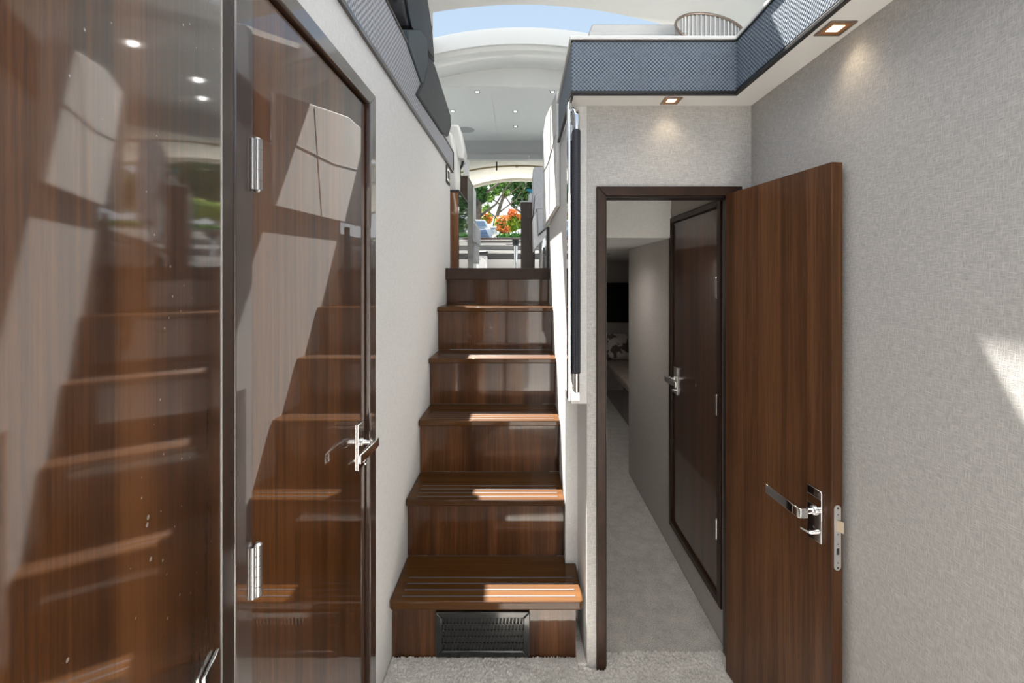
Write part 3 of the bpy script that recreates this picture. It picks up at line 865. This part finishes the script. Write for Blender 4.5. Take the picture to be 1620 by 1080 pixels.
struct(MB().tube([(2.0, 0.9, 2.5), (1.25, 2.25, 3.10)], 0.02, 8).build('trim_12', M['black_trim']), 'black windscreen strut at the upper right', 'trim')

# ------------------------------------------------------------------ SALON, right side
w = MB().prism([(2.31, 1.93), (2.31, 2.52), (3.3, 2.74), (3.70, 2.74), (3.70, 1.97)], 0.178, 0.1995, 'X')
gp = thing('galley_side_panel', (0.19, 3.0, 1.93), 'white quilted side panel above the stairwell wall, right', 'panel')
w.build('panel_face', M['white_wall'], gp, bevel=0.006)
MB().tube([(0.177, 2.32, 2.30), (0.177, 3.02, 2.33), (0.177, 3.68, 2.42)], 0.0018, 6).tube([(0.177, 2.75, 2.60), (0.177, 2.85, 1.96)], 0.0018, 6).build('seam', M['mid_grey'], gp)
MB().box(0.184, 0.205, 3.28, 3.34, 1.63, 1.93).build('dark_post', M['bronze_trim'], bevel=0.002)
tag(bpy.data.objects['dark_post'], 'short dark bronze post at the right of the top landing', 'post')
bpy.data.objects['dark_post'].name = 'post'

rc = thing('tall_cabinet', (0.08, 5.6, 1.63), 'dark brown tall cabinet on the right of the salon walkway', 'cabinet')
x0, x1 = P(824, 0, 5.5).x, P(846, 0, 5.5).x
z1 = P(0, 320, 5.5).z
MB().box(x0, x1, 5.5, 6.2, 1.629, z1).build('cabinet_body', M['cabinet'], rc, bevel=0.004)
MB().box(x0 + 0.03, x1 - 0.004, 5.494, 5.5, z1 - 0.20, z1 - 0.01).build('drawer_front', M['cabinet'], rc, bevel=0.002)
MB().box(x0 + 0.03, x1 - 0.004, 5.494, 5.5, 1.65, z1 - 0.21).build('cabinet_door', M['cabinet'], rc, bevel=0.002)
MB().box(x0 - 0.01, x1 + 0.01, 5.49, 6.21, z1, z1 + 0.015).build('worktop', M['upholstery_white'], rc, bevel=0.004)
bt = thing('spray_bottle', (0.11, 5.6, z1 + 0.015), 'small white bottle with turquoise cap on the dark cabinet', 'bottle')
MB(Matrix.Translation((0.115, 5.58, z1 + 0.015))).tube([(0, 0, 0), (0, 0, 0.09), (0, 0, 0.10), (0, 0, 0.11)], [0.03, 0.03, 0.018, 0.014], 14).build('bottle_body', M['upholstery_white'], bt, smooth=True)
MB(Matrix.Translation((0.115, 5.58, z1 + 0.125))).tube([(0, 0, 0), (0, 0, 0.03)], 0.02, 14).box(-0.05, 0.02, -0.012, 0.012, 0.028, 0.05).build('spray_head', M['turquoise'], bt, bevel=0.003)

hc = thing('pilot_chair', (0.22, 5.0, 1.90), 'light grey stacked cushion chair on the right, above the cabinet', 'chair')
Yc = 4.9
def pz(px, py, y=Yc):
    p = P(px, py, y)
    return (p.x, p.z)
MB().prism([pz(843, 268), pz(846, 264), pz(868, 264), pz(868, 300), pz(846, 311), pz(843, 338)], Yc, Yc + 0.35, 'Y').build('headrest', M['upholstery'], hc, bevel=0.02, seg=3)
MB().prism([pz(846, 311), pz(869, 296), pz(869, 332), pz(849, 332), pz(844, 345)], Yc - 0.03, Yc + 0.35, 'Y').build('backrest', M['upholstery'], hc, bevel=0.015, seg=3)
MB().prism([pz(849, 332), pz(869, 332), pz(869, 355), pz(851, 372)], Yc - 0.06, Yc + 0.4, 'Y').build('seat', M['upholstery'], hc, bevel=0.015, seg=3)
MB().prism([pz(843, 345), pz(849, 334), pz(851, 374), pz(869, 358), pz(869, 366), pz(844, 397)], Yc - 0.02, Yc + 0.4, 'Y').build('side_shell', M['upholstery_white'], hc, bevel=0.006)
MB().tube([(0.235, 5.1, 1.629), (0.235, 5.1, 2.08)], 0.035, 16).build('pedestal', M['chrome'], hc, smooth=True)

# ------------------------------------------------------------------ SALON, left side
gc = thing('galley_cabinet', (-0.55, 3.9, 1.63), 'orange teak cabinet with black mirror side, left of the landing', 'cabinet')
MB().box(-0.80, -0.506, 3.60, 4.18, 1.629, 2.245).build('cabinet_body', M['teak'], gc, bevel=0.003)
MB().box(-0.505, -0.500, 3.605, 4.175, 1.64, 2.24).build('mirror_panel', M['black_glass'], gc)
MB().box(-0.82, -0.496, 3.585, 4.2, 2.246, 2.262).build('worktop', M['black_trim'], gc, bevel=0.003)
ch = thing('moulded_chair', (-0.6, 4.0, 2.265), 'white moulded chair with a tall curved back, upper left', 'chair')
def pq(px, py, y): 
    p = P(px, py, y); return (p.x, p.z)
MB().prism([pq(700, 216, 3.9), pq(718, 217, 3.9), pq(722, 245, 3.9), pq(726.5, 262, 3.9), pq(726.5, 310.7, 3.9), pq(713, 310.7, 3.9), pq(700, 310.7, 3.9)], 3.75, 3.98, 'Y').build('chair_shell', M['white'], ch, bevel=0.02, seg=4)
MB().prism([pq(713, 199.5, 4.05), pq(727, 199.5, 4.05), pq(732, 220, 4.05), pq(736, 240, 4.05), pq(734, 254, 4.05), pq(724, 252, 4.05), pq(720, 235, 4.05), pq(708, 225, 4.05)], 4.0, 4.22, 'Y').build('chair_back', M['white'], ch, bevel=0.02, seg=4)
MB().tube([P(733, 252, 4.1), P(731, 262, 4.1), P(727, 268, 4.1), P(727, 280, 4.1), P(726, 296, 4.1)], 0.012, 10).build('chair_bracket', M['black_trim'], ch, smooth=True)

bc = thing('entertainment_cabinet', (-0.66, 5.2, 1.63), 'matte brown cabinet with cream top behind the white chair', 'cabinet')
MB().box(-0.80, -0.60, 5.0, 5.6, 1.629, P(0, 279, 5.0).z).build('cabinet_body', M['cabinet'], bc, bevel=0.003)
MB().box(-0.81, -0.595, 4.99, 5.61, P(0, 279, 5.0).z, P(0, 277, 5.0).z).build('worktop', M['canvas'], bc, bevel=0.003)
ws = thing('bench_seat', (-0.6, 5.8, 1.63), 'narrow white upholstered bench seen end on beside the door', 'bench')
Yw = 5.7
MB().prism([pq(739, 284, Yw), pq(744, 286, Yw), pq(747, 292, Yw), pq(747, 345, Yw), pq(739, 345, Yw)], Yw, Yw + 0.5, 'Y').build('backrest', M['upholstery_white'], ws, bevel=0.012, seg=3)
MB().prism([pq(739, 345, Yw - .04), pq(747, 346, Yw - .04), pq(754, 358, Yw - .04), pq(754, 385, Yw - .04), pq(741, 378, Yw - .04)], Yw - .04, Yw + 0.5, 'Y').build('seat', M['upholstery_white'], ws, bevel=0.012, seg=3)
MB().prism([pq(742, 378, Yw), pq(753, 384, Yw), pq(753, 416, Yw), pq(742, 416, Yw)], Yw, Yw + 0.45, 'Y').build('bench_base', M['upholstery_white'], ws, bevel=0.01)
MB().tube([P(744, 416, Yw + .1), P(744, 424, Yw + .1) + Vector((0, 0, .0))], 0.02, 12).build('foot', M['steel'], ws)
struct(MB().box(P(738, 0, 6.95).x - 0.05, P(741.5, 0, 6.95).x, 6.95, 7.05, 1.629, 3.375).build('trim_13', M['steel_matte']), 'slim grey post of the cockpit door', 'trim')

# ------------------------------------------------------------------ COCKPIT
cv = thing('canvas_awning', (0, 8.4, 3.2), 'cream canvas awning over the cockpit', 'awning')
vs, fs = [], []
nx = 24
ys = [7.06, 7.6, 8.2, 8.8, 9.4]
zs = [3.42 + 0.02, 3.52, 3.60, 3.64, 3.62]
xs = [-2.4 + 4.8 * i / nx for i in range(nx + 1)]
for y, z in zip(ys, zs):
    k = 0.06 + 0.10 * (y - 7.0) / 2.4
    for x in xs:
        xx = x + 0.05
        vs.append((x, y, z - k * xx * xx))
m0 = len(vs)
vs += [(a, b_, c + 0.006) for a, b_, c in vs]
for j in range(len(ys) - 1):
    for i in range(nx):
        a = j * (nx + 1) + i
        fs.append((a, a + 1, a + nx + 2, a + nx + 1))
        fs.append((m0 + a, m0 + a + nx + 1, m0 + a + nx + 2, m0 + a + 1))
for i in range(nx):
    a = i; fs.append((a, m0 + a, m0 + a + 1, a + 1))
    a = (len(ys) - 1) * (nx + 1) + i; fs.append((a, a + 1, m0 + a + 1, m0 + a))
MB().add(vs, fs).build('canopy', M['canvas'], cv, smooth=True)
b = MB()
for yb, zz in ((9.4, 3.02),):
    pass
def cvz(x, y, z, k): return z - k * (x + .05) ** 2
b.tube([(x, 8.2, cvz(x, 8.2, 3.585, 0.11)) for x in xs], 0.016, 8)
b.build('bow_tube', M['tan'], cv, smooth=True)
bv = MB()
vs, fs = [], []
for i in range(nx + 1):
    x = xs[i]
    z = cvz(x, 9.4, 3.62, 0.16)
    vs += [(x, 9.4, z + 0.006), (x, 9.42, z - 0.02 * 0 - 0.0), (x, 9.42, z - 0.06), (x, 9.40, z - 0.06)]
for i in range(nx):
    q = 4 * i
    fs += [(q, q + 4, q + 7, q + 3), (q + 1, q + 2, q + 6, q + 5), (q + 2, q + 3, q + 7, q + 6)]
bv.add(vs, fs).build('valance_flap', M['canvas'], cv)
MB().tube([(-0.42, 7.6, 3.51), (-0.42, 7.6, 3.36)], 0.012, 8).build('hanging_strap', M['cabinet'], cv)
# tan clip
MB().box(-0.11, -0.06, 8.17, 8.21, 3.55, 3.62).build('tube_clip', M['tan'], cv, bevel=0.004)

tbz = P(0, 377, 8.0).z
ct = thing('cockpit_table', (-0.3, 8.2, 1.63), 'red mahogany cockpit table on a chrome pedestal', 'table')
MB().box(-1.05, 0.03, 7.9, 8.7, tbz - 0.03, tbz).build('tabletop', M['mahogany'], ct, bevel=0.008)
MB().tube([(-0.105, 8.2, 1.629), (-0.105, 8.2, 1.645), (-0.105, 8.2, 1.65), (-0.105, 8.2, tbz - 0.12)], [0.10, 0.10, 0.035, 0.035], 16).build('leg', M['chrome'], ct, smooth=True)
MB().tube([(-0.105, 8.2, tbz - 0.12), (-0.105, 8.2, tbz - 0.03)], [0.05, 0.07], 16).box(-0.28, -0.12, 8.19, 8.21, tbz - 0.10, tbz - 0.085).build('table_bracket', M['deck_grey'], ct)

Yt = 9.6
tr = MB()
def slab(py0, py1, y0, y1, x0=-2.4, x1=2.4):
    return MB().box(x0, x1, y0, y1, P(0, py1, y0).z, P(0, py0, y0).z)
struct(slab(380, 388.2, 9.45, 9.9).build('wall_transom', M['white'], bevel=0.01), 'white top rail of the cockpit transom')
struct(slab(388.4, 396, 9.55, 9.9).build('wall_transom_panel', M['mid_grey']), 'grey panel below the transom rail')
struct(slab(396.2, 400.5, 9.40, 9.9).build('trim_14', M['white'], bevel=0.01), 'white ledge across the transom', 'trim')
struct(slab(400.7, 410, 9.55, 9.9).build('window_1', M['deck_grey']), 'long dark window strip in the transom', 'window')
struct(slab(410.2, 430, 9.5, 9.9).build('wall_transom_base', M['white_matte']), 'white base of the cockpit transom')
ls = thing('cockpit_locker', (-0.85, 9.2, 1.63), 'low white locker seat with grey cushion against the transom', 'locker')
MB().box(P(753, 0, 9.1).x, P(770, 0, 9.1).x, 9.1, 9.38, 1.629, P(0, 403, 9.1).z).build('locker_body', M['upholstery_white'], ls, bevel=0.05, seg=3)
MB().prism([pq(752, 403, 9.1), pq(757, 397.5, 9.1), pq(771, 396.5, 9.1), pq(770, 403, 9.1)], 9.1, 9.36, 'Y').build('cushion', M['grey_leather'], ls, bevel=0.02)
for px, py in ((759, 410), (764, 407), (767, 409)):
    p = P(px, py, 9.099)
    MB().tube([(p.x, 9.1, p.z), (p.x, 9.094, p.z)], 0.010, 8).build('button', M['cabinet'], ls)

# ------------------------------------------------------------------ SMALL CABIN beyond the doorway
tv = thing('television', (1.5, 6.18, 0.95), 'black wall mounted television in the small cabin', 'television')
MB().box(1.06, 2.1, 6.15, 6.19, 0.94, 1.485).build('tv_frame', M['black_trim'], tv, bevel=0.004)
MB().box(1.07, 2.09, 6.147, 6.15, 0.955, 1.475).build('screen', M['tv'], tv)
bd = thing('bed', (1.8, 5.0, 0), 'bed with taupe cover and dark base in the small cabin', 'bed')
MB().box(1.12, 2.58, 3.75, 6.17, 0.003, 0.36).build('bed_base', M['dark_wood'], bd, bevel=0.005)
MB().box(1.10, 2.58, 3.73, 6.18, 0.361, 0.46).build('mattress', M['bedding'], bd, bevel=0.03, seg=3)
pw = MB()
vs, fs = [], []
n_ = 12
for s_ in (-1, 1):
    for i in range(n_ + 1):
        for j in range(n_ + 1):
            u, v_ = i / n_ * 2 - 1, j / n_ * 2 - 1
            t_ = 0.07 * (1 - u ** 4) * (1 - v_ ** 4)
            vs.append((1.26 + 0.17 * u * (1 - .06 * v_ * v_) + 0.0, 6.0 + s_ * t_ + 0.06 * v_, 0.635 + 0.165 * v_ * (1 - .06 * u * u)))
for s_ in range(2):
    o_ = s_ * (n_ + 1) ** 2
    for i in range(n_):
        for j in range(n_):
            a = o_ + i * (n_ + 1) + j
            fs.append((a, a + 1, a + n_ + 2, a + n_ + 1))
o_ = pw.add(vs, fs).build('pillow', M['pillow'], smooth=True)
tag(o_, 'brown and cream patterned pillow standing on the bed', 'pillow')

# ------------------------------------------------------------------ OUTSIDE
struct(MB().box(-60, 60, 12.0, 100, -0.2, 0.0).box(-60, 60, -40, 12, -0.9, -0.7).build('ground_water', M['water']), 'canal water around the boat', 'water')
struct(MB().box(-40, 40, 20.0, 90, 0, 3.30).build('ground_bank', M['soil']), 'raised bank behind the boat', 'ground')

def leaves(centres, radii, count, size, m, name, parent, flat=1.0):
    ct_ = np.array(centres)
    rd = np.array(radii)
    w_ = rd ** 2
    idx = rng.choice(len(ct_), count, p=w_ / w_.sum())
    d = rng.normal(size=(count, 3)); d /= np.linalg.norm(d, axis=1)[:, None]
    r_ = rng.random(count) ** 0.5
    pos = ct_[idx] + d * (rd[idx] * r_)[:, None] * np.array([1, 1, flat])
    a = rng.normal(size=(count, 3)); a /= np.linalg.norm(a, axis=1)[:, None]
    b_ = np.cross(a, rng.normal(size=(count, 3))); b_ /= np.linalg.norm(b_, axis=1)[:, None]
    s_ = (size * (0.6 + 0.8 * rng.random(count)))[:, None]
    V = np.stack([pos - a * s_, pos + b_ * s_ * .45, pos + a * s_, pos - b_ * s_ * .45], 1)
    q = parent
    if q is not None:
        V = V - np.array(q.location)
    me = bpy.data.meshes.new(name)
    me.from_pydata(V.reshape(-1, 3).tolist(), [], np.arange(count * 4).reshape(-1, 4).tolist())
    me.materials.append(m)
    o = bpy.data.objects.new(name, me)
    C.objects.link(o)
    o.parent = parent
    return o

def tree(x, y, h, crown, label, m, trunk=0.18, lean=0.0, count=5000, size=0.14, forks=5):
    t = thing('tree', (x, y, 3.3), label, 'tree', 'trees on the bank')
    b = MB()
    topx = x + lean
    b.tube([(x, y, 3.25), (x + lean * .3, y, 3.3 + h * .3), (topx, y, 3.3 + h * .65), (topx + .1, y, 3.3 + h)], [trunk, trunk * .8, trunk * .5, trunk * .15], 10)
    for k in range(forks):
        f0 = 0.25 + 0.5 * k / forks
        sx = (-1) ** k
        p0 = Vector((x + lean * min(1, f0 * 1.5), y, 3.3 + h * f0))
        p1 = p0 + Vector((sx * h * .18, random.uniform(-.4, .4), h * .13))
        p2 = p1 + Vector((sx * h * .12, random.uniform(-.4, .4), h * .18))
        b.tube([p0, p1, p2], [trunk * .3, trunk * .18, trunk * .06], 8)
    b.build('trunk', M['bark'], t, smooth=True)
    leaves([c[0] for c in crown], [c[1] for c in crown], count, size, m, 'foliage', t)
    return t

def PP(px, py, y): return tuple(P(px, py, y))
def cl(px, py, y, rpx): return (PP(px, py, y), rpx * y / F)
tree(P(752, 0, 24).x, 24, 5.5, [cl(745, 300, 24, 16), cl(757, 295, 24, 14), cl(742, 325, 24, 14), cl(762, 312, 24, 9), cl(735, 290, 24, 22)], 'dark leafy tree at the left of the cockpit view', M['leaf_dark'], 0.30, 0.3, 6500)
tree(P(840, 0, 31).x, 31, 6.5, [cl(835, 300, 31, 22), cl(815, 296, 31, 15), cl(845, 325, 31, 18), cl(818, 318, 31, 10), cl(860, 300, 31, 30), cl(800, 288, 31, 10), cl(860, 335, 31, 20), cl(895, 315, 31, 28), cl(925, 335, 31, 26), cl(900, 355, 31, 18)], 'large dark green tree at the right of the cockpit view', M['leaf_dark'], 0.30, -0.3, 9000)
tree(P(777, 0, 27.5).x, 27.5, 5.6, [cl(785, 300, 27.5, 10), cl(775, 312, 27.5, 8), cl(795, 290, 27.5, 9), cl(800, 305, 27.5, 6), cl(770, 330, 27.5, 7), cl(782, 285, 27.5, 12)], 'slender forked tree with thin pale green leaves in the middle', M['leaf_light'], 0.16, 0.9, 1700, 0.12, 7)
tree(P(765, 0, 32).x, 32, 3.6, [cl(760, 352, 32, 9), cl(772, 345, 32, 8), cl(768, 335, 32, 6)], 'small yellow green tree behind the boat', M['leaf_yellow'], 0.10, 0.2, 1400, 0.12, 3)
def bush(px, y, cls, m, label, cat='shrub', cnt=2500, sz=0.10, fl=None, fcls=None, fc=700):
    x = P(px, 0, y).x
    t = thing('shrub', (x, y, 3.3), label, cat, 'shrubs on the bank')
    leaves([c[0] for c in cls], [c[1] for c in cls], cnt, sz, m, 'foliage', t)
    b = MB()
    for dx in (-.15, 0, .18):
        b.tube([(x, y, 3.28), (x + dx, y + dx * .5, 3.9)], [0.05, 0.02], 6)
    b.build('stem', M['bark'], t)
    if fl:
        leaves([c[0] for c in fcls], [c[1] * 1.7 for c in fcls], int(fc * .32), sz, fl, 'blossoms', t)
    return t
bush(820, 23, [cl(815, 352, 23, 13), cl(828, 350, 23, 12), cl(807, 360, 23, 8), cl(842, 352, 23, 12), cl(860, 350, 23, 14)], M['leaf_yellow'], 'yellow green shrub with orange blossoms on the right of the bank', cnt=4200, fl=M['flower'], fcls=[cl(812, 337, 22.8, 5), cl(806, 343, 22.8, 4), cl(822, 345, 22.8, 3)])
bush(795, 22.2, [cl(792, 352, 22.2, 10), cl(787, 360, 22.2, 6), cl(797, 362, 22.2, 8)], M['leaf_yellow'], 'orange flowering shrub in the middle of the bank', cnt=1500, sz=.08, fl=M['flower'], fcls=[cl(794, 348, 22.0, 5), cl(790, 360, 22.0, 4), cl(799, 364, 22.0, 5)], fc=1000)
bush(771, 24.5, [cl(771, 345, 24.5, 7), cl(765, 352, 24.5, 6)], M['leaf_yellow'], 'orange flowering shrub behind the boat windscreen', cnt=700, fl=M['flower'], fcls=[cl(769, 340, 24.4, 4), cl(773, 347, 24.4, 4)], fc=400)
hd = thing('hedge', (0, 21.3, 3.3), 'low clipped green hedge along the bank', 'hedge')
hx0, hx1 = P(793, 0, 21.2).x, P(960, 0, 21.2).x
hcs = [((hx0 + (hx1 - hx0) * i / 24, 21.3, 3.47), 0.24) for i in range(25)]
leaves([c[0] for c in hcs], [c[1] for c in hcs], 11000, 0.05, M['hedge'], 'foliage', hd, 0.6)
MB().box(hx0, hx1, 21.2, 21.4, 3.30, 3.52).build('hedge_core', M['hedge'], hd, bevel=0.04)
# boat on the bank side
bo = thing('motorboat', (P(765, 0, 20.5).x, 20.6, 3.3), 'pale blue moored motorboat with raked windscreen, left of the hedge', 'boat')
Yb = 20.5
def qb(px, py): 
    p = P(px, py, Yb); return (p.x, p.z)
MB().prism([qb(738, 381), qb(738, 363), qb(784, 361), qb(785, 366), qb(779, 372), qb(776, 381)], Yb, Yb + 1.2, 'Y').build('hull', M['boat_hull'], bo, bevel=0.05, seg=3)
MB().prism([qb(740, 362), qb(744, 350), qb(747, 346), qb(766, 346), qb(770, 352), qb(774, 361)], Yb + 0.3, Yb + 1.1, 'Y').build('cabin', M['boat_hull'], bo, bevel=0.06, seg=3)
MB().prism([qb(746, 357), qb(749, 348.5), qb(765, 348.5), qb(769, 357)], Yb + 0.22, Yb + 0.30, 'Y').build('windscreen', M['boat_glass'], bo)
b = MB()
for k in range(5):
    b.prism([qb(752 + k, 364 + 3.2 * k), qb(769 + k * 1.6, 364 + 3.2 * k), qb(770 + k * 1.6, 365.6 + 3.2 * k), qb(752 + k, 365.6 + 3.2 * k)], Yb - 0.15, Yb - 0.02, 'Y')
b.build('boarding_ladder', M['blue'], bo)
MB().tube([PP(776, 360, Yb), PP(785.5, 360, Yb)], 0.05, 8).tube([PP(778, 363, Yb - .05), PP(786, 372, Yb - .05)], 0.03, 8).build('bow_rail', M['steel'], bo)
